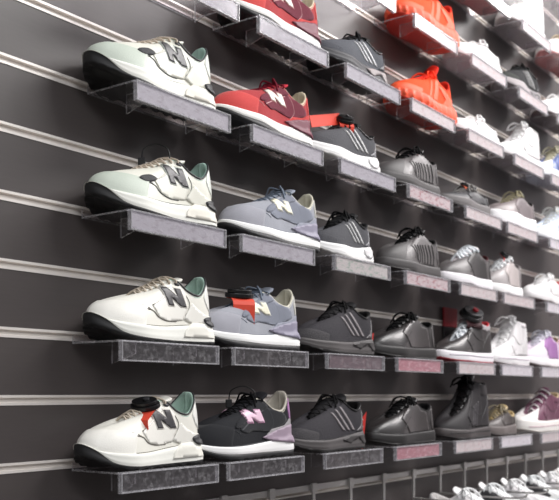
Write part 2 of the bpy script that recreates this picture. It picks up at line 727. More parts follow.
    def patch1(s, name, m, poly, off=.0013, sides=(1, -1), smooth=False, grid=.0045, bvh=None, mirror=False, parent=None):
        """poly: (x/L, z in metres) outline as seen from the side, laid over the upper"""
        L = s.L
        pts = [Vector((a * L, b, 0)) for a, b in poly]
        if smooth:
            pts = catmull(pts, 6, True)
        dense = []
        for i in range(len(pts)):
            a, b = pts[i], pts[(i + 1) % len(pts)]
            n = max(1, int((b - a).length / grid))
            for k in range(n):
                dense.append((a + (b - a) * (k / n)).to_2d())
        pts2 = [p.to_2d() for p in pts]

        def inside(q):
            c = False
            for i in range(len(dense)):
                a, b = dense[i], dense[i - 1]
                if (a.y > q.y) != (b.y > q.y) and q.x < (b.x - a.x) * (q.y - a.y) / (b.y - a.y) + a.x:
                    c = not c
            return c
        xs = [p.x for p in dense]
        ys = [p.y for p in dense]
        inner = []
        y = min(ys) + grid * .5
        while y < max(ys):
            x = min(xs) + grid * .5
            while x < max(xs):
                q = Vector((x, y))
                if inside(q) and min((q - d).length for d in dense) > grid * .45:
                    inner.append(q)
                x += grid
            y += grid
        nb = len(dense)
        allp = dense + inner
        edges = [(i, (i + 1) % nb) for i in range(nb)]
        vv, ee, ff, *_ = geometry.delaunay_2d_cdt(allp, edges, [], 1, 1e-6)
        tris = [tuple(t) for t in ff if inside((vv[t[0]] + vv[t[1]] + vv[t[2]]) / 3)]
        bound = {}
        V, F = [], []
        tree = bvh or s.bvh
        for sd in sides:
            co, ok = [], []
            for q in vv:
                hit, no, ix, d = tree.ray_cast(Vector((q.x, .2 * sd, q.y)), Vector((0, -sd, 0)))
                if hit is None or hit.y * sd < -.002:
                    hit2 = tree.find_nearest(Vector((q.x, .03 * sd, q.y)))
                    if hit2[0] is not None and (hit2[0].xz - Vector((q.x, q.y))).length < .006:
                        hit, no = hit2[0], hit2[1]
                    else:
                        co.append(None)
                        continue
                if no.dot(Vector((0, sd, .3))) < 0:
                    no = -no
                co.append((hit, no))
            cnt = {}
            use = [t for t in tris if all(co[i] for i in t)]
            for t in use:
                for i in range(3):
                    e = tuple(sorted((t[i], t[(i + 1) % 3])))
                    cnt[e] = cnt.get(e, 0) + 1
            n0 = len(V)
            idx = {}
            for i, c in enumerate(co):
                if c:
                    idx[i] = len(V)
                    V.append(c[0] + c[1] * off)
            for t in use:
                F.append(tuple(idx[i] for i in t))
            low = {}
            for e, c in cnt.items():
                if c == 1:
                    for i in e:
                        if i not in low:
                            low[i] = len(V)
                            V.append(co[i][0] - co[i][1] * .0006)
                    F.append((idx[e[0]], idx[e[1]], low[e[1]], low[e[0]]))
        if not F:
            return None
        return mesh_obj(name, V, F, m, parent or s.root)

    def line(s, name, m, pts, r=.0008, sides=(1, -1), bvh=None, smooth=True, off=0.0):
        """raised seam or cord laid on the upper; pts (x/L, z)"""
        tree = bvh or s.bvh
        P = [Vector((a * s.L, 0, b)) for a, b in pts]
        P = catmull(P, 6) if smooth else P
        for sd in sides:
            q = []
            for p in P:
                hit, no, ix, d = tree.ray_cast(Vector((p.x, .2 * sd, p.z)), Vector((0, -sd, 0)))
                if hit is not None and hit.y * sd > -.002:
                    if no.dot(Vector((0, sd, .3))) < 0:
                        no = -no
                    q.append(hit + no * (r * .6 + off))
            if len(q) > 2:
                mb = MB()
                mb.tube(q, r, 5)
                mb.build(name, m, s.root, smooth=True)

    def welt(s, m, r=.0007):  # dark cord paints in the crease shade between upper and midsole
        mb = MB()
        mb.tube([s.S(j / NU, .03) + s.normal(j / NU, .03) * .0004 for j in range(NU)], r, 5, closed=True)
        mb.build('welt', m, s.root, smooth=True)

    def rim_binding(s, m, p1=.44, r=.0016):
        mb = MB()
        n = 24
        pts = []
        for i in range(-n, n + 1):
            p = abs(i) / n * p1
            rx, gap, rz = table(s.rim, p)
            pts.append((rx * s.L, (gap + .0006) * (1 if i >= 0 else -1), rz + .001))
        mb.tube(pts, r, 6)
        mb.build('collar_binding', m, s.root, smooth=True)

    def letter(s, m, cx=.42, cz=.066, w_=.046, h=.036, shear=-.30, rot=0.0, off=.0026, outline=None):
        N = [(0, 0), (.31, 0), (.31, .46), (.69, 0), (1, 0), (1, 1), (.69, 1), (.69, .54), (.31, 1), (0, 1)]
        for mir, sd in ((-1, 1), (1, -1)):
            def P(g=0):
                r = []
                for a, b in N:
                    a2, b2 = (a - .5) * w_, (b - .5) * h
                    a2 += shear * b2
                    x = cx * s.L + mir * (a2) * 1.0
                    r.append(((x) / s.L, cz + b2 + rot * a2 * (1)))
                return r
            pts = P()
            lt = s.patch('letter_emblem', m, pts, off=off, sides=(sd,), grid=.004)
            if outline and lt:
                s.patch('letter_edging', outline, grow_poly(pts, .0022, s.L), off=off - .0009, sides=(sd,), grid=.004, parent=lt)

    def place(s, heel_x, z, yaw=0.0, y=-0.056):
        s.root.rotation_euler = (0, 0, PI + yaw)
        s.root.location = (heel_x, y, z)


def grow_poly(pts, d, L):
    P = [Vector((a * L, b)) for a, b in pts]
    area_ = sum(P[i - 1].x * P[i].y - P[i].x * P[i - 1].y for i in range(len(P)))
    sg = 1 if area_ > 0 else -1
    out = []
    for i in range(len(P)):
        a, b, c = P[i - 1], P[i], P[(i + 1) % len(P)]
        e1, e2 = (b - a).normalized(), (c - b).normalized()
        n1, n2 = Vector((e1.y, -e1.x)) * sg, Vector((e2.y, -e2.x)) * sg
        n = n1 + n2
        n = n.normalized() * d / max(.5, n.normalized().dot(n1)) if n.length > 1e-6 else n1 * d
        q = b + n
        out.append((q.x / L, q.y))
    return out


RIM_LOW = [(0, .045, 0, .112), (.06, .05, .012, .111), (.14, .085, .023, .098), (.25, .17, .030, .079), (.35, .27, .028, .083), (.43, .345, .021, .098),
           (.52, .41, .016, .098), (.65, .50, .013, .086), (.80, .60, .0115, .076), (.92, .66, .009, .069), (1, .68, 0, .0665)]
RIM_LIFE = [(0, .028, 0, .082), (.06, .035, .012, .082), (.14, .08, .023, .076), (.25, .17, .029, .068), (.35, .26, .028, .072), (.43, .335, .021, .084),
            (.52, .40, .017, .086), (.65, .50, .015, .076), (.80, .60, .0135, .064), (.92, .66, .010, .056), (1, .685, 0, .053)]
RIM_HIGH = [(0, .055, 0, .148), (.06, .06, .014, .148), (.14, .10, .025, .146), (.25, .19, .031, .143), (.35, .29, .029, .147), (.43, .365, .020, .152),
            (.52, .40, .016, .137), (.65, .47, .014, .108), (.80, .57, .0125, .078), (.92, .655, .009, .062), (1, .68, 0, .058)]
RIM_MID = [(0, .04, 0, .128), (.06, .045, .014, .128), (.14, .085, .024, .122), (.25, .17, .030, .113), (.35, .27, .028, .118), (.43, .345, .021, .128),
           (.52, .39, .017, .121), (.65, .47, .014, .101), (.80, .575, .0125, .077), (.92, .655, .009, .062), (1, .68, 0, .058)]


def runner_chunky(name, c):
    """thick runner: black toe-wrapping outsole, sculpted heel, big letter on the side"""
    L = c.get('L', .266)
    s = Shoe(name, L, 1.02, mid=[(0, .040), (.12, .038), (.3, .032), (.55, .026), (.75, .026), (.9, .030), (1, .036)],
             out=[(0, .008), (.3, .006), (.6, .006), (.76, .008), (.87, .015), (.95, .033), (1, .043)], spring=.022, side_k=.6, hscale=1.06)
    s.sole(rubber((22, 22, 23)), foam(c['mid']), bulge=.0025, flare=.004, lug=.003, groove=.0012)
    s.upper(leather(c['main']), cloth(c['lining']))
    body = leather(c['over'], rough=.38)
    # mudguard round the toe
    s.band('mudguard', leather(c.get('guard', c['over']), rough=.5), .32, .68, 0, lambda u: .40 + .14 * math.cos((u - .5) / .18 * PI / 2), off=.0016)
    if c.get('window'):
        s.patch('vamp_window', knit(c['window']), [(.74, .057), (.70, .063), (.64, .066), (.60, .062), (.64, .056), (.70, .053)], off=.0024, smooth=True)
    s.patch('side_panel', body, [(.62, .058), (.50, .078), (.43, .094), (.35, .097), (.30, .085), (.29, .060), (.34, .040), (.47, .036), (.57, .040)], off=.0014)
    ln = leather(c['line'])
    s.line('seam', ln, [(.62, .0595), (.54, .068), (.47, .079), (.405, .0895)], .0010)
    s.line('seam', ln, [(.70, .0535), (.625, .050), (.58, .041), (.50, .0365), (.40, .037)], .0009)
    s.line('seam', ln, [(.86, .041), (.78, .054), (.70, .0575), (.64, .052)], .0006)
    s.line('seam', ln, [(.30, .084), (.27, .070), (.29, .055), (.34, .043)], .0007)
    s.patch('heel_panel', body, [(.25, .070), (.20, .060), (.13, .052), (.01, .050), (.0, .036), (.25, .034), (.33, .042)], off=.0018)
    s.patch('heel_collar', leather(c['tab']), [(.02, .113), (.10, .098), (.13, .082), (.10, .066), (.045, .058), (.0, .058), (.0, .113)], off=.0012)
    s.patch('collar_patch', leather((52, 52, 54)), [(.375, .1005), (.355, .1025), (.335, .0995), (.345, .0965), (.365, .097)], off=.0022, smooth=True)
    s.letter(leather((66, 64, 66)), cx=.405, cz=.077, w_=.043, h=.029, shear=-.35, outline=leather(c['edge']))
    # sculpted pods on the midsole
    me = s.midsole.data
    tree = BVHTree.FromPolygons([v.co.copy() for v in me.vertices], [tuple(p.vertices) for p in me.polygons])
    s.patch('heel_pod', foam(c['pod']), [(.33, .024), (.26, .037), (.17, .038), (.13, .029), (.07, .029), (.05, .013), (.35, .012)], off=.0016, bvh=BVHTree.FromPolygons(
        [v.co.copy() for o in (s.midsole, s.up) for v in o.data.vertices],
        [tuple(p.vertices) for p in s.midsole.data.polygons] + [tuple(i + len(s.midsole.data.vertices) for i in p.vertices) for p in s.up.data.polygons]))
    allb = BVHTree.FromPolygons(
        [v.co.copy() for o in (s.midsole, s.up) for v in o.data.vertices],
        [tuple(p.vertices) for p in s.midsole.data.polygons] + [tuple(i + len(s.midsole.data.vertices) for i in p.vertices) for p in s.up.data.polygons])
    s.patch('heel_insert', rubber((50, 50, 52)), [(.15, .044), (.10, .049), (.04, .048), (.02, .038), (.06, .032), (.12, .034)], off=.0042, bvh=allb, smooth=True)
    s.tongue(leather(c['main']), up=.006, back=.022)
    s.laces(cloth(c['lace']), n=8, bow=c.get('bow', False), r=.0026, lift=.008, bow_size=.7)
    s.welt(leather(c['line']), .0006)
    s.rim_binding(leather((50, 50, 52)))
    return s


def runner_suede(name, c):
    """slim runner in two suedes with a letter on the side"""
    L = .280
    s = Shoe(name, L, .98, mid=[(0, .037), (.15, .035), (.35, .029), (.6, .025), (.85, .026), (1, .033)],
             out=[(0, .012), (.3, .011), (.7, .012), (.88, .016), (1, .028)], spring=.020, side_k=.6, hscale=1.08)
    s.sole(rubber(c.get('out', (26, 26, 28))), foam(c['mid']), bulge=.002, flare=.003, lug=.003, groove=.0008)
    s.upper(suede(c['main']) if not c.get('knit') else knit(c['main']), cloth(c['lining']))
    ov = suede(c['over'])
    s.band('mudguard', suede(c['toe']), .335, .665, 0, lambda u: .40 + .18 * math.cos((u - .5) / .165 * PI / 2), off=.0014)
    s.patch('eyestay', ov, [(.69, .057), (.66, .067), (.585, .0775), (.50, .089), (.41, .102), (.345, .101), (.32, .094), (.38, .088), (.46, .081), (.56, .070), (.65, .057)], off=.0017, smooth=True)
    s.patch('side_panel', ov, [(.655, .053), (.60, .066), (.48, .082), (.37, .093), (.28, .089), (.17, .082), (.13, .068), (.20, .057), (.32, .048), (.42, .049), (.52, .050), (.58, .047)], off=.0012, smooth=True)
    s.line('seam', leather(c['line']), [(.64, .052), (.56, .063), (.48, .074), (.37, .087)], .0011)
    s.line('seam', leather(c['line']), [(.33, .093), (.29, .078), (.28, .060), (.33, .046)], .0009)
    s.line('seam', leather(c['line']), [(.88, .044), (.80, .057), (.72, .055), (.66, .046)], .0006)
    s.welt(leather(c['line']))
    s.patch('heel_counter', suede(c['heel']), [(.0, .072), (.09, .070), (.16, .058), (.30, .052), (.37, .038), (.0, .036)], off=.0018)
    s.patch('heel_tab', suede(c['tab']), [(.0, .113), (.06, .109), (.10, .092), (.085, .07), (.0, .072)], off=.0016)
    allb = BVHTree.FromPolygons(
        [v.co.copy() for o in (s.midsole, s.up) for v in o.data.vertices],
        [tuple(p.vertices) for p in s.midsole.data.polygons] + [tuple(i + len(s.midsole.data.vertices) for i in p.vertices) for p in s.up.data.polygons])
    s.patch('heel_clip', rubber(c['clip']), [(.0, .060), (.12, .058), (.26, .049), (.40, .037), (.30, .030), (.17, .027), (.05, .024), (.0, .028)], off=.003, bvh=allb)
    s.letter(leather(c['N']), cx=.485, cz=.0765, w_=.050, h=.021, shear=-.45, outline=leather(c['Nedge']))
    s.tongue(cloth(c['tongue']), up=.012, back=.022)
    s.laces(cloth(c['lace']), n=8, bow=True, lift=.006, bow_size=.55)
    return s


def stripes(s, m, x0=.50, z0=.036, x1=.34, z1=.078, n=3, wd=.022, gap=.050, off=.0014, flip=False):
    """parallel slanting bars from sole to eyestay"""
    for i in range(n):
        a = -i * gap
        dz = .006 * i
        s.patch('stripe', m, [(x0 + a, z0), (x0 + a - wd * 1.2, z0 - .001), (x1 + a - wd, z1 + dz - .001), (x1 + a, z1 + dz)], off=off)


def trainer(name, c, L=.265, boost=False):
    """low knit trainer with three slanting stripes"""
    s = Shoe(name, L, .98, mid=c.get('midk') or [(0, .040), (.15, .036), (.4, .028), (.7, .025), (.9, .027), (1, .032)],
             out=[(0, .007), (.5, .006), (.85, .009), (1, .019)], spring=.018, side_k=.5, rim=RIM_LIFE, hscale=c.get('h', 1.12))
    s.sole(rubber(c['out']), foam(c['mid']), bulge=.003 if boost else .0015, flare=.005 if boost else .002, lug=.0015, groove=.0015)
    s.upper(knit(c['main']), cloth(c['lining']))
    s.band('toe_guard', knit(c['toe']), .35, .65, 0, lambda u: .20 + .20 * math.cos((u - .5) / .15 * PI / 2), off=.0009)
    k = c.get('h', 1.12)
    stripes(s, leather(c['stripe'], rough=.5), x0=.40, z0=.042, x1=.555, z1=.066 * k, wd=.032, gap=.070)
    s.patch('heel_counter', leather(c['heel']), [(.0, .070 * k), (.05, .068 * k), (.12, .050), (.20, .038), (.0, .036)], off=.0016)
    if boost:
        allb = BVHTree.FromPolygons([v.co.copy() for v in s.midsole.data.vertices], [tuple(p.vertices) for p in s.midsole.data.polygons])
        s.patch('sole_clip', rubber((215, 213, 214)), [(.10, .030), (.24, .030), (.22, .014), (.12, .013)], off=.002, bvh=allb, smooth=True)
    else:
        allb = BVHTree.FromPolygons([v.co.copy() for v in s.midsole.data.vertices], [tuple(p.vertices) for p in s.midsole.data.polygons])
        s.patch('sole_chevron', rubber(c['chev']), [(.10, .032), (.30, .030), (.42, .022), (.30, .014), (.18, .026), (.12, .012), (.06, .012)], off=.0018, bvh=allb)
    s.tongue(knit(c['tongue']), up=.010, back=.026, puff=1.8, thick=.008)
    s.laces(cloth(c['lace']), n=6, bow=True, r=.0024, bow_size=.7, lift=.007)
    s.welt(leather(c['lining']))
    s.rim_binding(leather(c['lining']))
    return s


def court(name, c, L=.27, rim=RIM_LIFE, h=1.0, mid=None, wide=1.0):
    """flat cupsole leather shoe"""
    s = Shoe(name, L, wide, mid=mid or [(0, .030), (.3, .027), (.7, .025), (.9, .027), (1, .031)],
             out=[(0, .005), (.5, .005), (.9, .007), (1, .014)], spring=c.get('spring', .012), side_k=.5, rim=rim, hscale=h, toe_k=1.0)
    s.sole(rubber(c['out']), rubber(c['mid']), bulge=.0032, flare=0.0005, groove=c.get('groove', .0006))
    s.upper(c.get('um') or leather(c['main'], rough=c.get('rough', .42)), cloth(c['lining']))
    z = lambda v: v * h
    mo = leather(c['over'], rough=c.get('rough', .42))
    if rim is RIM_LIFE:
        s.patch('eyestay', mo, [(.665, z(.054)), (.60, z(.063)), (.50, z(.0755)), (.40, z(.0855)), (.335, z(.0835)), (.30, z(.070)), (.22, z(.066)), (.18, .029), (.56, .027), (.61, z(.038))], off=.0014)
        s.patch('heel_panel', leather(c['heel']), [(.0, z(.084)), (.06, z(.080)), (.12, z(.068)), (.14, .050), (.12, .030), (.0, .030)], off=.0014)
    elif rim in (RIM_HIGH, RIM_MID):
        t = .148 if rim is RIM_HIGH else .124
        s.patch('eyestay', mo, [(.655, .057), (.58, .074), (.47, .106 if rim is RIM_HIGH else .099), (.40, t - .012), (.36, t), (.30, t - .004), (.29, t - .035), (.27, .060), (.28, .032), (.55, .029), (.60, .042)], off=.0014)
        s.patch('heel_panel', leather(c['heel']), [(.0, t - .03), (.10, t - .035), (.18, .080), (.26, .055), (.30, .032), (.0, .032)], off=.0014)
        s.patch('collar_panel', leather(c['collar']), [(.03, t - .002), (.30, t - .004), (.33, t - .030), (.20, t - .036), (.04, t - .028)], off=.0010)
        s.line('seam', leather(tuple(int(v * .6) for v in c['over'])), [(.52, .085), (.44, .070), (.36, .062), (.27, .066)], .0009, off=.0012)
    if c.get('toecap'):
        s.band('toe_cap', leather(c['toecap']) if not c.get('shell') else rubber(c['toecap']), .36, .64, 0, .78, off=.0012)
    if c.get('stripe'):
        k = c.get('nstripe', 3)
        stripes(s, leather(c['stripe']), x0=.55, z0=.034, x1=.43 if rim is RIM_LIFE else .46, z1=z(.064) if rim is RIM_LIFE else .085, n=k, wd=c.get('sw', .02), gap=c.get('sg', .055), off=.0022)
    if c.get('pleats'):
        for i in range(7):
            a = .60 - .062 * i
            s.line('pleat', leather(c['pleats']), [(a, .031), (a - .012, z(.038)), (a - .004, z(.048)), (a + .018, z(.056) + .002 * i)], .0013, off=.0013)
    s.welt(leather(tuple(int(v * .55) for v in c['mid'])), .0006)
    s.line('seam', leather(tuple(int(v * .7) for v in c['over'])), [(.66, .036), (.60, z(.044)), (.54, z(.052)), (.50, z(.057))], .0007, off=.0013)
    if c.get('foxing'):
        allb = BVHTree.FromPolygons([v.co.copy() for v in s.midsole.data.vertices], [tuple(p.vertices) for p in s.midsole.data.polygons])
        s.patch('foxing_line', rubber(c['foxing']), [(.0, .0185), (.95, .0185), (.95, .0165), (.0, .0165)], off=.0010, bvh=allb)
    s.tongue(c.get('tm') or leather(c['tongue']), up=c.get('tup', .014), back=c.get('tback', .016), puff=1.6, thick=c.get('tthick', .006))
    if c.get('lace'):
        s.laces(cloth(c['lace']), n=c.get('nl', 6), lift=c.get('lift', .009), bow=c.get('bow', True), r=c.get('lr', .0026), flat=.5, cross=c.get('cross', True), bow_size=c.get('bs', 1.0))
    return s


def ribbed(name, c):
    """knit tubular shoe on a thick ribbed sole"""
    L = .275
    s = Shoe(name, L, 1.0, mid=[(0, .046), (.2, .040), (.5, .032), (.8, .030), (1, .034)], out=[(0, .006), (.6, .005), (.9, .008), (1, .016)],
             spring=.016, side_k=.55, rim=RIM_LOW, hscale=1.04, toe_k=1.0)
    s.sole(rubber(c['out']), rubber(c['mid']), bulge=.004, flare=.004, ribs=.0035)
    s.upper(knit(c['main']), cloth(c['lining']), depth=.04)
    s.band('toe_wrap', leather(c['over'], rough=.6), .34, .66, 0, lambda u: .22 + .1 * math.cos((u - .5) / .16 * PI / 2), off=.0012)
    s.patch('heel_sling', leather(c['over'], rough=.6), [(.0, .060), (.14, .062), (.30, .082), (.36, .080), (.24, .052), (.30, .036), (.0, .040)], off=.0014)
    s.patch('side_cage', leather(c['over'], rough=.6), [(.34, .094), (.40, .094), (.46, .060), (.52, .036), (.42, .036), (.38, .060)], off=.0016)
    s.patch('side_cage', leather(c['over'], rough=.6), [(.46, .088), (.50, .086), (.57, .056), (.64, .034), (.57, .034), (.52, .058)], off=.0016)
    s.tongue(knit(c['tongue']), up=.034, back=.024, puff=2.2, thick=.008)
    s.laces(cloth(c['lace']), n=6, bow=True, r=.0024, bow_size=1.1)
    return s


def tag_clamp(loc, rz, label, card=(222, 74, 52), size=1.0, tilt=0.0, length=.030, pin=(58, 58, 60), reach=0.0):
    """anti-theft tag: black clam body with pin head and a bright card slipped under it"""
    r = empty('security_tag', loc, rz)
    r.rotation_euler = (tilt, 0, rz)
    k = size
    mb = MB()
    n = 20
    for (z0, z1, ra) in ((0, .007, .021), (.0072, .013, .018)):
        ring = [(ra * 1.15 * k * math.cos(2 * PI * i / n), ra * .8 * k * math.sin(2 * PI * i / n)) for i in range(n)]
        mb.prism(ring, 2, z0 * k, z1 * k)
    cl = mb.build('clamp', rubber((24, 24, 25), .35), r, bevel=.0012)
    mb = MB()
    ring = [(.005 * k * math.cos(2 * PI * i / 12) + .004, .005 * k * math.sin(2 * PI * i / 12)) for i in range(12)]
    mb.prism(ring, 2, .0132 * k, .0165 * k)
    mb.build('pin_head', rubber(pin, .3), cl, bevel=.0006)
    # folded card hanging on the viewer's side
    V, F = [], []
    W2 = .019 * k
    prof = [(-.010, -.0006), (.012, -.0008), (.018 + reach, -.004), (.021 + reach, -.010), (.022 + reach, -length)]
    for sx in (-1, 1):
        for (yy, zz) in prof:
            V.append((sx * W2, -yy * k, zz * k))
    n = len(prof)
    for i in range(n - 1):
        F.append((i, i + 1, n + i + 1, n + i))
    o = mesh_obj('tag_card', V, F, mat('tag_paper', card, .6, bump=.05), r, smooth=False)
    md = o.modifiers.new('solid', 'SOLIDIFY')
    md.thickness = .0008
    tag(r, label, 'tag', 'security tags on the shoes')
    return r


def tether(loc, label, hgt=.03, wdt=.03, rz=0.3):
    r = empty('security_tether', loc, rz)
    mb = MB()
    mb.tube(catmull([(-wdt / 2, 0, 0), (-wdt * .42, 0, hgt * .7), (0, .002, hgt), (wdt * .42, 0, hgt * .7), (wdt / 2, 0, 0)], 8), .0013, 6)
    mb.build('wire_loop', rubber((18, 18, 18), .4), r, smooth=True)
    mb = MB()
    mb.box((-wdt / 2 - .006, -.005, -.012), (-wdt / 2 + .006, .005, .004))
    mb.build('clip', rubber((24, 24, 26), .35), r, bevel=.0015)
    tag(r, label, 'tag', 'security tags on the shoes')
    return r


# ------------------------------------------------------------------ what stands where
W_MINT = dict(main=(224, 223, 211), over=(222, 221, 209), guard=(196, 205, 192), mid=(236, 236, 228), lining=(168, 196, 184), window=(78, 78, 80), line=(90, 94, 92), tab=(226, 230, 222), edge=(190, 196, 188), pod=(232, 228, 216), lace=(214, 200, 184))
W_WHITE = dict(main=(232, 230, 220), over=(236, 234, 226), mid=(238, 238, 230), lining=(178, 206, 192), line=(120, 116, 108), tab=(234, 234, 228), edge=(216, 212, 204), pod=(232, 230, 220), lace=(206, 194, 178))
RED = dict(main=(168, 52, 56), toe=(200, 72, 70), over=(108, 34, 52), heel=(190, 62, 60), tab=(204, 74, 72), mid=(240, 238, 234), lining=(218, 206, 180), line=(200, 150, 150), clip=(110, 44, 62), N=(232, 222, 210), Nedge=(178, 110, 112), tongue=(190, 48, 62), lace=(118, 24, 44))
GREY = dict(main=(156, 158, 166), toe=(158, 158, 166), over=(128, 132, 144), heel=(146, 148, 160), tab=(196, 194, 186), mid=(240, 240, 238), lining=(216, 212, 194), line=(108, 114, 128), clip=(140, 136, 154), N=(232, 228, 206), Nedge=(190, 192, 190), tongue=(150, 156, 168), lace=(120, 130, 144))
BLACK = dict(main=(30, 31, 35), toe=(28, 29, 33), over=(34, 35, 39), heel=(150, 146, 148), tab=(170, 120, 168), mid=(238, 237, 236), lining=(196, 190, 178), line=(52, 54, 60), clip=(158, 140, 156), N=(230, 196, 214), Nedge=(200, 150, 180), tongue=(34, 34, 38), lace=(16, 16, 18), knit=True)

DARKTR = dict(main=(54, 52, 56), toe=(68, 66, 68), mid=(78, 74, 74), out=(34, 32, 32), lining=(26, 25, 26), stripe=(132, 126, 128), heel=(84, 80, 82), chev=(60, 57, 57), tongue=(34, 33, 35), lace=(22, 21, 22), h=1.20)
BOOST = dict(main=(78, 78, 82), toe=(74, 74, 78), mid=(240, 239, 238), out=(190, 188, 186), lining=(30, 30, 32), stripe=(178, 178, 178), heel=(110, 110, 114), chev=(60, 57, 57), tongue=(20, 20, 22), lace=(16, 16, 18), h=1.12)
GREYTR = dict(main=(82, 84, 90), toe=(76, 78, 84), mid=(54, 54, 58), out=(24, 24, 26), lining=(40, 40, 42), stripe=(196, 196, 198), heel=(70, 70, 74), chev=(150, 140, 140), tongue=(26, 26, 28), lace=(18, 18, 20), h=1.08)
PLEAT = dict(main=(84, 80, 80), over=(92, 88, 88), heel=(84, 80, 80), mid=(72, 69, 69), out=(60, 57, 57), lining=(26, 25, 26), tongue=(28, 27, 28), lace=(14, 14, 15), toecap=(76, 73, 73), shell=True, pleats=(26, 25, 26), spring=.008)
BLK_L = dict(main=(44, 41, 41), over=(62, 58, 58), heel=(68, 64, 64), mid=(36, 34, 34), out=(30, 28, 28), lining=(18, 17, 18), tongue=(26, 25, 26), lace=(12, 12, 13), rough=.32, tup=.010, lr=.0024)
HI_BLK = dict(main=(30, 26, 29), over=(34, 30, 33), heel=(34, 31, 34), collar=(30, 27, 29), mid=(74, 68, 68), out=(40, 36, 36), lining=(22, 20, 21), tongue=(26, 24, 26), lace=(14, 13, 14), tup=.018, tthick=.016, rough=.65, stripe=(58, 54, 58), foxing=(30, 28, 28))
HI_WB = dict(main=(62, 58, 58), over=(46, 43, 43), heel=(50, 46, 46), collar=(176, 170, 172), mid=(236, 232, 236), out=(150, 40, 54), lining=(180, 52, 60), tongue=(220, 222, 226), lace=(236, 240, 244), tup=.012, lr=.0052, lift=.014, nl=6, bow=False, spring=.010, foxing=(180, 170, 182))
WHITE_C = dict(main=(220, 217, 218), over=(226, 223, 224), heel=(216, 213, 214), collar=(220, 217, 218), mid=(232, 229, 230), out=(206, 198, 200), lining=(214, 210, 208), tongue=(240, 238, 238), lace=(246, 245, 245), toecap=(240, 238, 238))
WHITE_LOW = dict(WHITE_C, lining=(120, 116, 116), h=1)
ORANGE = dict(main=(240, 78, 34), over=(244, 90, 46), mid=(242, 92, 56), out=(232, 70, 46), lining=(214, 46, 26), tongue=(236, 44, 24), lace=(250, 70, 36))
MAROON = dict(main=(108, 62, 84), over=(102, 56, 78), heel=(108, 62, 84), collar=(114, 68, 90), mid=(240, 236, 232), out=(226, 220, 214), lining=(196, 174, 140), tongue=(120, 76, 98), lace=(232, 226, 226), toecap=(238, 234, 232), shell=True, lr=.0048, lift=.013, nl=5, cross=False, bow=False, foxing=(190, 150, 165))
GREY_W = dict(main=(150, 144, 144), over=(186, 176, 174), heel=(150, 142, 142), collar=(140, 134, 134), mid=(240, 238, 238), out=(200, 196, 196), lining=(110, 104, 104), tongue=(214, 214, 214), lace=(232, 234, 236), lr=.0042, nl=5, bow=False)
SPECK = dict(main=(128, 118, 118), over=(120, 110, 112), heel=(118, 110, 112), mid=(240, 238, 240), out=(206, 200, 202), lining=(36, 34, 32), tongue=(56, 54, 46), lace=(176, 168, 140))
BLUE = dict(main=(214, 224, 240), over=(206, 218, 238), heel=(96, 116, 168), collar=(214, 224, 240), mid=(244, 244, 246), out=(214, 216, 222), lining=(120, 134, 170), tongue=(220, 228, 240), lace=(240, 240, 236))
NAVY = dict(BLUE, main=(96, 112, 166), over=(90, 106, 160), tongue=(200, 196, 176), lace=(206, 200, 176), toecap=(238, 238, 240))
PURP = dict(main=(226, 214, 226), over=(160, 108, 168), heel=(206, 130, 176), mid=(244, 240, 242), out=(104, 92, 92), lining=(150, 130, 108), tongue=(212, 206, 220), lace=(222, 222, 230), nl=5)
W_RED = dict(WHITE_C, lining=(214, 52, 48), heel=(236, 234, 234), out=(96, 80, 80))
FLAT_DK = dict(main=(72, 72, 74), over=(64, 64, 66), heel=(70, 68, 70), mid=(108, 104, 104), out=(70, 66, 66), lining=(20, 20, 20), tongue=(30, 30, 30), lace=(140, 138, 136), h=1)
BROWN = dict(main=(92, 86, 84), over=(84, 78, 76), heel=(96, 88, 84), mid=(112, 104, 102), out=(80, 74, 72), lining=(196, 172, 128), tongue=(170, 148, 104), lace=(150, 140, 120))
BLACK_W = dict(main=(36, 36, 38), toe=(60, 62, 60), stripe=(150, 150, 150), chev=(120, 116, 118), over=(44, 46, 44), heel=(60, 60, 62), mid=(168, 160, 162), out=(120, 114, 116), lining=(20, 20, 20), tongue=(24, 24, 26), lace=(14, 14, 14))
KHAKI = dict(WHITE_C, main=(214, 206, 190), over=(240, 226, 222), heel=(230, 200, 200), out=(220, 150, 150), lace=(200, 184, 160))

ROWW = {-1: 'bottom shelf row', 0: 'second shelf row up', 1: 'third shelf row up', 2: 'fourth shelf row up', 3: 'fifth shelf row up', 4: 'sixth shelf row up', 5: 'seventh shelf row up', 6: 'topmost shelf row'}

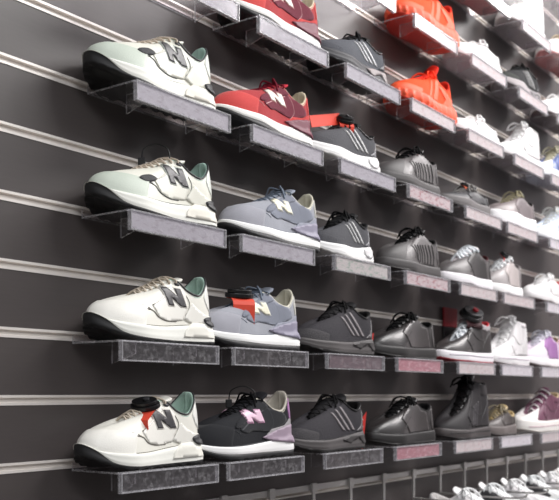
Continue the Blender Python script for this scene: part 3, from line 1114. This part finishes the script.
# row, shelf X, heel X, builder, colours, what it is, card
CH = lambda c: (lambda n: runner_chunky(n, c))
SU = lambda c: (lambda n: runner_suede(n, c))
TR = lambda c, **k: (lambda n: trainer(n, c, **k))
CT = lambda c, **k: (lambda n: court(n, c, **k))
RB = lambda c: (lambda n: ribbed(n, c))
ITEMS = [
    (-1, .968, 1.190, CH(dict(W_WHITE, L=.252)), 'white chunky runner under an orange tag', None),
    (-1, 1.222, 1.462, SU(BLACK), 'black runner with a pink letter and white midsole', None),
    (-1, 1.522, 1.728, TR(DARKTR), 'charcoal knit trainer with pale stripes between two black shoes', None),
    (-1, 1.805, 2.062, CT(BLK_L, L=.275, h=1.12), 'plain black leather court shoe beside the black high-top', 'pink'),
    (-1, 2.110, 2.388, CT(HI_BLK, rim=RIM_HIGH, h=.985, L=.268, wide=1.06), 'all black padded high-top', 'pale'),
    (-1, 2.395, 2.580, CT(BROWN, h=.80, L=.186, wide=.85), 'small grey brown low shoe with tan lining', 'white'),
    (-1, 2.70, 2.965, CT(MAROON, rim=RIM_MID, h=.93, L=.30, mid=[(0, .036), (.3, .034), (.7, .034), (.9, .038), (1, .042)]), 'maroon canvas high-top with white laces and toe cap', 'pale'),
    (0, .969, 1.220, CH(W_WHITE), 'white chunky runner with no tag', None),
    (0, 1.236, 1.482, SU(GREY), 'grey suede runner under an orange tag', None),
    (0, 1.529, 1.768, TR(DARKTR), 'charcoal knit trainer with pale stripes beside the grey suede runner', 'purple'),
    (0, 1.813, 2.068, CT(BLK_L, L=.275, h=1.14), 'plain black leather court shoe left of a black and white one', 'pink'),
    (0, 2.127, 2.412, CT(HI_WB, rim=RIM_MID, h=.90, L=.285), 'black and white high-top with thick white laces', 'pale'),
    (0, 2.400, 2.672, CT(dict(WHITE_C, collar=(236, 230, 234), foxing=(206, 190, 206)), rim=RIM_HIGH, h=.86, L=.245), 'tall white high-top with pale mauve sole line', 'white'),
    (0, 2.70, 2.955, CT(PURP, h=1.20, L=.27), 'white and purple low shoe with tan inside', 'white'),
    (1, .988, 1.227, CH(W_MINT), 'mint white runner with a wire loop', 'glare_grey'),
    (1, 1.258, 1.552, SU(GREY), 'grey suede runner with no tag', 'glare_grey'),
    (1, 1.555, 1.752, TR(BOOST, boost=True, L=.205), 'dark grey striped trainer on a white sole behind the grey runner', 'green'),
    (1, 1.852, 2.088, CT(PLEAT, L=.26, h=1.22), 'dark pleated leather shoe above the plain black leather one', 'pinkedge'),
    (1, 2.140, 2.405, CT(dict(HI_WB, main=(92, 88, 88), tongue=(236, 226, 228), out=(120, 116, 118), lining=(60, 20, 24), lr=.005, foxing=None), h=1.20, L=.27), 'white laced grey low shoe on a white cupsole', 'pale'),
    (1, 2.415, 2.625, CT(GREY_W, h=1.22, L=.212, wide=.92), 'grey and white shoe with a red tag at the tongue', 'pale'),
    (1, 2.745, 2.98, CT(W_RED, h=1.0, L=.27), 'white low shoe with red lining', 'white'),
    (2, 1.0, 1.224, CH(W_MINT), 'mint white runner above the one with a wire loop', 'glare_grey'),
    (2, 1.288, 1.525, SU(RED), 'red and maroon runner below another like it', 'glare_grey'),
    (2, 1.578, 1.786, TR(BOOST, boost=True), 'dark grey striped trainer on a white sole under a red strap', 'glare_grey'),
    (2, 1.866, 2.086, CT(PLEAT, L=.255, h=1.16), 'dark pleated leather shoe with loose black laces', 'pinkedge'),
    (2, 2.170, 2.392, CT(FLAT_DK, h=.74, L=.25), 'low dark shoe with a small orange tag', 'pale'),
    (2, 2.440, 2.735, CT(SPECK, h=1.22, L=.285, mid=[(0, .046), (.3, .040), (.7, .038), (.9, .038), (1, .042)]), 'grey shoe with speckled black collar on a white sole', 'pale'),
    (2, 2.770, 3.05, CT(BLUE, rim=RIM_MID, h=.86, L=.27), 'pale blue white shoe at the right edge', 'white'),
    (3, 1.307, 1.555, SU(RED), 'red and maroon runner cut by the top of the photo', 'glare_grey'),
    (3, 1.600, 1.822, TR(GREYTR), 'grey trainer with three white stripes on a black sole', 'glare_grey'),
    (3, 1.880, 2.165, RB(ORANGE), 'bright orange ribbed-sole shoe, the lower of two', 'pale'),
    (3, 2.185, 2.455, CT(WHITE_LOW, h=.72, L=.285), 'flat white low shoe beside the orange one', 'pale'),
    (3, 2.490, 2.775, CT(WHITE_C, rim=RIM_HIGH, h=.80, L=.285), 'bright white high-top above the grey speckled shoe', 'pale'),
    (3, 2.785, 3.06, CT(NAVY, rim=RIM_MID, h=.86, L=.27), 'blue shoe with cream laces at the right edge', 'pale'),
    (4, 1.579, None, None, None, 'pale'),
    (4, 1.895, 2.180, RB(ORANGE), 'bright orange ribbed-sole shoe, the upper of two', 'pale'),
    (4, 2.205, 2.470, CT(WHITE_LOW, h=.86, L=.27), 'white low shoe right of the upper orange shoe', 'pale'),
    (4, 2.525, 2.765, TR(BLACK_W), 'black and grey trainer near the upper right corner', 'pale'),
    (4, 2.84, 3.09, CT(dict(W_RED, heel=(236, 120, 130)), h=1.05, L=.27), 'white shoe with pink details at the right edge', 'pale'),
    (3, 1.024, None, None, None, 'glare_grey'),
    (5, 2.231, 2.480, CT(KHAKI, h=1.0, L=.26), 'beige shoe just showing at the top edge', 'pale'),
    (5, 2.550, 2.81, CT(WHITE_C, rim=RIM_HIGH, h=1.0, L=.275), 'tall white high-top at the top right', 'pale'),
    (5, 2.87, 3.13, CT(KHAKI, h=1.15, L=.27), 'beige and pink shoe at the top right edge', 'pale'),
    (6, 2.90, None, None, None, 'pale'),
]
SHOES = {}
proto_shelf = None
cache = {}
for row, sx, hx, fn, what, card in ITEMS:
    z = 0.0807 + 0.2 * row
    if proto_shelf is None:
        proto_shelf = make_shelf()
        sh = proto_shelf
    else:
        sh = copy_tree(proto_shelf)
    sh.location = (sx, 0, z)
    if what:
        tag(sh, 'acrylic shelf under the ' + what, 'shelf', 'clear acrylic shoe shelves')
        cl = 'price card below ' + what
    else:
        w_ = 'bare acrylic shelf cut by the top edge, in the ' + ROWW[row]
        tag(sh, w_, 'shelf', 'clear acrylic shoe shelves')
        cl = 'price card cut by the top edge, in the ' + ROWW[row]
    if card:
        lb = (CARDS[card][0] + ' ' + cl).split()
        tag(make_card(card, (sx, 0, z)), ' '.join(lb) if len(lb) <= 16 else ' '.join(lb[-16:]), 'price card', 'price cards in the shelf holders')
    if fn:
        s = fn('sneaker')
        s.place(hx, z + .0003, random.uniform(-.02, .02))
        short = what + ', ' + ROWW[row]
        tag(s.root, short if len(short.split()) <= 16 else what, 'shoe', 'sneakers on the acrylic shelves')
        SHOES[(row, round(sx, 3))] = s

# ------------------------------------------------------------------ security tags and wire loops
def on_shoe(key, xf, y, z):
    s = SHOES[key]
    rz = s.root.rotation_euler.z
    v = Matrix.Rotation(rz, 3, 'Z') @ Vector((xf * s.L, y, z))
    return tuple(v + s.root.location)


tag_clamp(on_shoe((-1, .968), .485, .010, .096), -1.25, 'black clamp tag with orange card on the bottom row white runner', tilt=.42, size=1.05, length=.018, reach=.018)
tag_clamp(on_shoe((0, 1.236), .62, .012, .094), -.45, 'black clamp tag with orange card on the grey suede runner', tilt=.15, size=1.15, length=.040)
tg = tag_clamp(on_shoe((2, 1.578), .46, .012, .100), -.5, 'black and white clamp tag with red strap on the striped trainer', card=(228, 66, 44), tilt=.6, size=.9)
mb = MB()
mb.box((-.110, .006, -.004), (-.006, .0072, .020))
st = mb.build('strap', mat('tag_paper', (228, 66, 44), .6, bump=.05), tg)
st.rotation_euler = (-.6, 0, .5)
tag_clamp(on_shoe((0, 2.127), .40, .010, .126), -.3, 'large black clamp tag with red dot on the black white high-top', card=(60, 20, 26), tilt=.75, size=1.6, pin=(190, 30, 44), length=.004)


def ticket(loc, h, wd, label, col=(206, 52, 46), lines=(236, 214, 208)):
    r = empty('swing_ticket', loc, -.5)
    mb = MB()
    mb.prism([(-wd / 2, 0), (wd * .2, 0), (wd / 2, h), (-wd * .1, h * .72)], 1, -.0008, .0008)
    mb.build('ticket_card', mat('tag_paper', col, .6, bump=.05), r)
    for k in range(3):
        mb = MB()
        a = .25 + k * .2
        mb.prism([(-wd * .3, h * a), (wd * .2, h * (a + .12)), (wd * .2, h * (a + .15)), (-wd * .3, h * (a + .03))], 1, -.0014, -.0009)
        mb.build('printed_line', mat('tag_paper', lines, .6, bump=.05), r)
    tag(r, label, 'tag', 'red paper swing tickets')


ticket((1.748, -.055, -.1193), .078, .030, 'red striped paper ticket behind the bottom row charcoal trainer')
ticket((1.778, -.060, .0807), .056, .022, 'small red striped paper ticket beside the black leather court shoe')
rb = empty('tag_card_stand', (2.295, -.0060, .0807), 0)
mb = MB()
mb.box((-.040, -.0022, 0), (.040, .0022, .100))
mb.build('body', rubber((30, 26, 28)), rb, bevel=.002)
mb = MB()
mb.box((-.040, -.0024, .1002), (.040, .0022, .152))
mb.build('printed_top', mat('tag_paper', (150, 34, 44), .6, bump=.05), rb, bevel=.001)
tag(rb, 'dark red topped tag card standing behind the laces of the black white high-top', 'tag')
tag_clamp(on_shoe((2, 2.170), .45, .0, .076), 0.0, 'small orange tag on the low dark shoe', card=(240, 120, 84), size=.6, tilt=.4)
tag_clamp(on_shoe((1, 2.415), .42, .004, .118), 0.0, 'red tag on the grey and white shoe', card=(236, 60, 48), size=.75, tilt=.8)
tether(on_shoe((1, .988), .47, 0, .104), 'thin black wire loop on the mint white runner', hgt=.028, wdt=.046, rz=-.85)
tether(on_shoe((-1, 1.222), .47, 0, .104), 'thin black wire loop on the black runner', hgt=.028, wdt=.050, rz=-.85)

# ------------------------------------------------------------------ wire shelf and white sneakers along the bottom
chrome = mat('chromed_wire', (196, 194, 192), .3, bump=.05, metal=.85, vary=.03)
ws = empty('wire_shelf', (1.0, 0, -.2))
tag(ws, 'chromed wire shelf with hanging brackets along the bottom edge', 'shelf')
mb = MB()
mb.box((-.2, -.022, -.006), (5.0, -.014, .006))
mb.build('rail', chrome, ws, bevel=.001)
import math as _m
x = 1.46 - 1.0 - .148 * 3
i = 0
while x < 3.6:
    mb = MB()
    mb.box((x - .005, -.0262, -.062), (x + .005, -.0225, -.010))
    mb.box((x - .0022, -.0262, -.150), (x + .0022, -.0235, -.0622))
    mb.box((x - .009, -.028, -.010), (x + .009, -.0222, .010))
    mb.build('bracket', chrome, ws, bevel=.0008)
    mb = MB()
    mb.tube(catmull([(x, -.026, -.062), (x, -.12, -.064), (x, -.24, -.062), (x, -.262, -.050)], 5), .0026, 6)
    mb.build('prong', chrome, ws, smooth=True)
    x += .148
    i += 1
mb = MB()
for k in range(9):
    yy = -.03 - k * .034
    mb.tube([(-.2, yy, -.1502), (5.0, yy, -.1502)], .0022, 6)
mb.build('deck', chrome, ws, smooth=True)
ZD = -.2 - .148
sw = {'white': dict(WHITE_C, out=(60, 56, 56), lace=(244, 244, 244))}
protos = [court('sneaker', dict(WHITE_C, out=(70, 66, 66), lace=(240, 240, 240), toecap=(240, 240, 240)), h=1.05, L=.26),
          court('sneaker', dict(WHITE_C, main=(226, 228, 226), over=(60, 60, 62), out=(50, 48, 48), lace=(238, 240, 240), heel=(70, 70, 72), toecap=(240, 240, 240)), h=1.05, L=.26)]
lab = ['with plain white sides', 'with dark side panels']
xs = [2.126 + .148 * i for i in range(10)]
for i, xx in enumerate(xs):
    pr = protos[i % 2].root
    r = pr if i < 2 else copy_tree(pr)
    r.location = (xx, -.030, ZD + .0045)
    r.rotation_euler = (0, 0, -PI / 2 + random.uniform(-.05, .05))
    r['label'] = 'white sneaker ' + lab[i % 2] + ' on the wire shelf at the bottom right'
    r['category'] = 'shoe'
    r['group'] = 'white sneakers on the wire shelf ' + lab[i % 2]
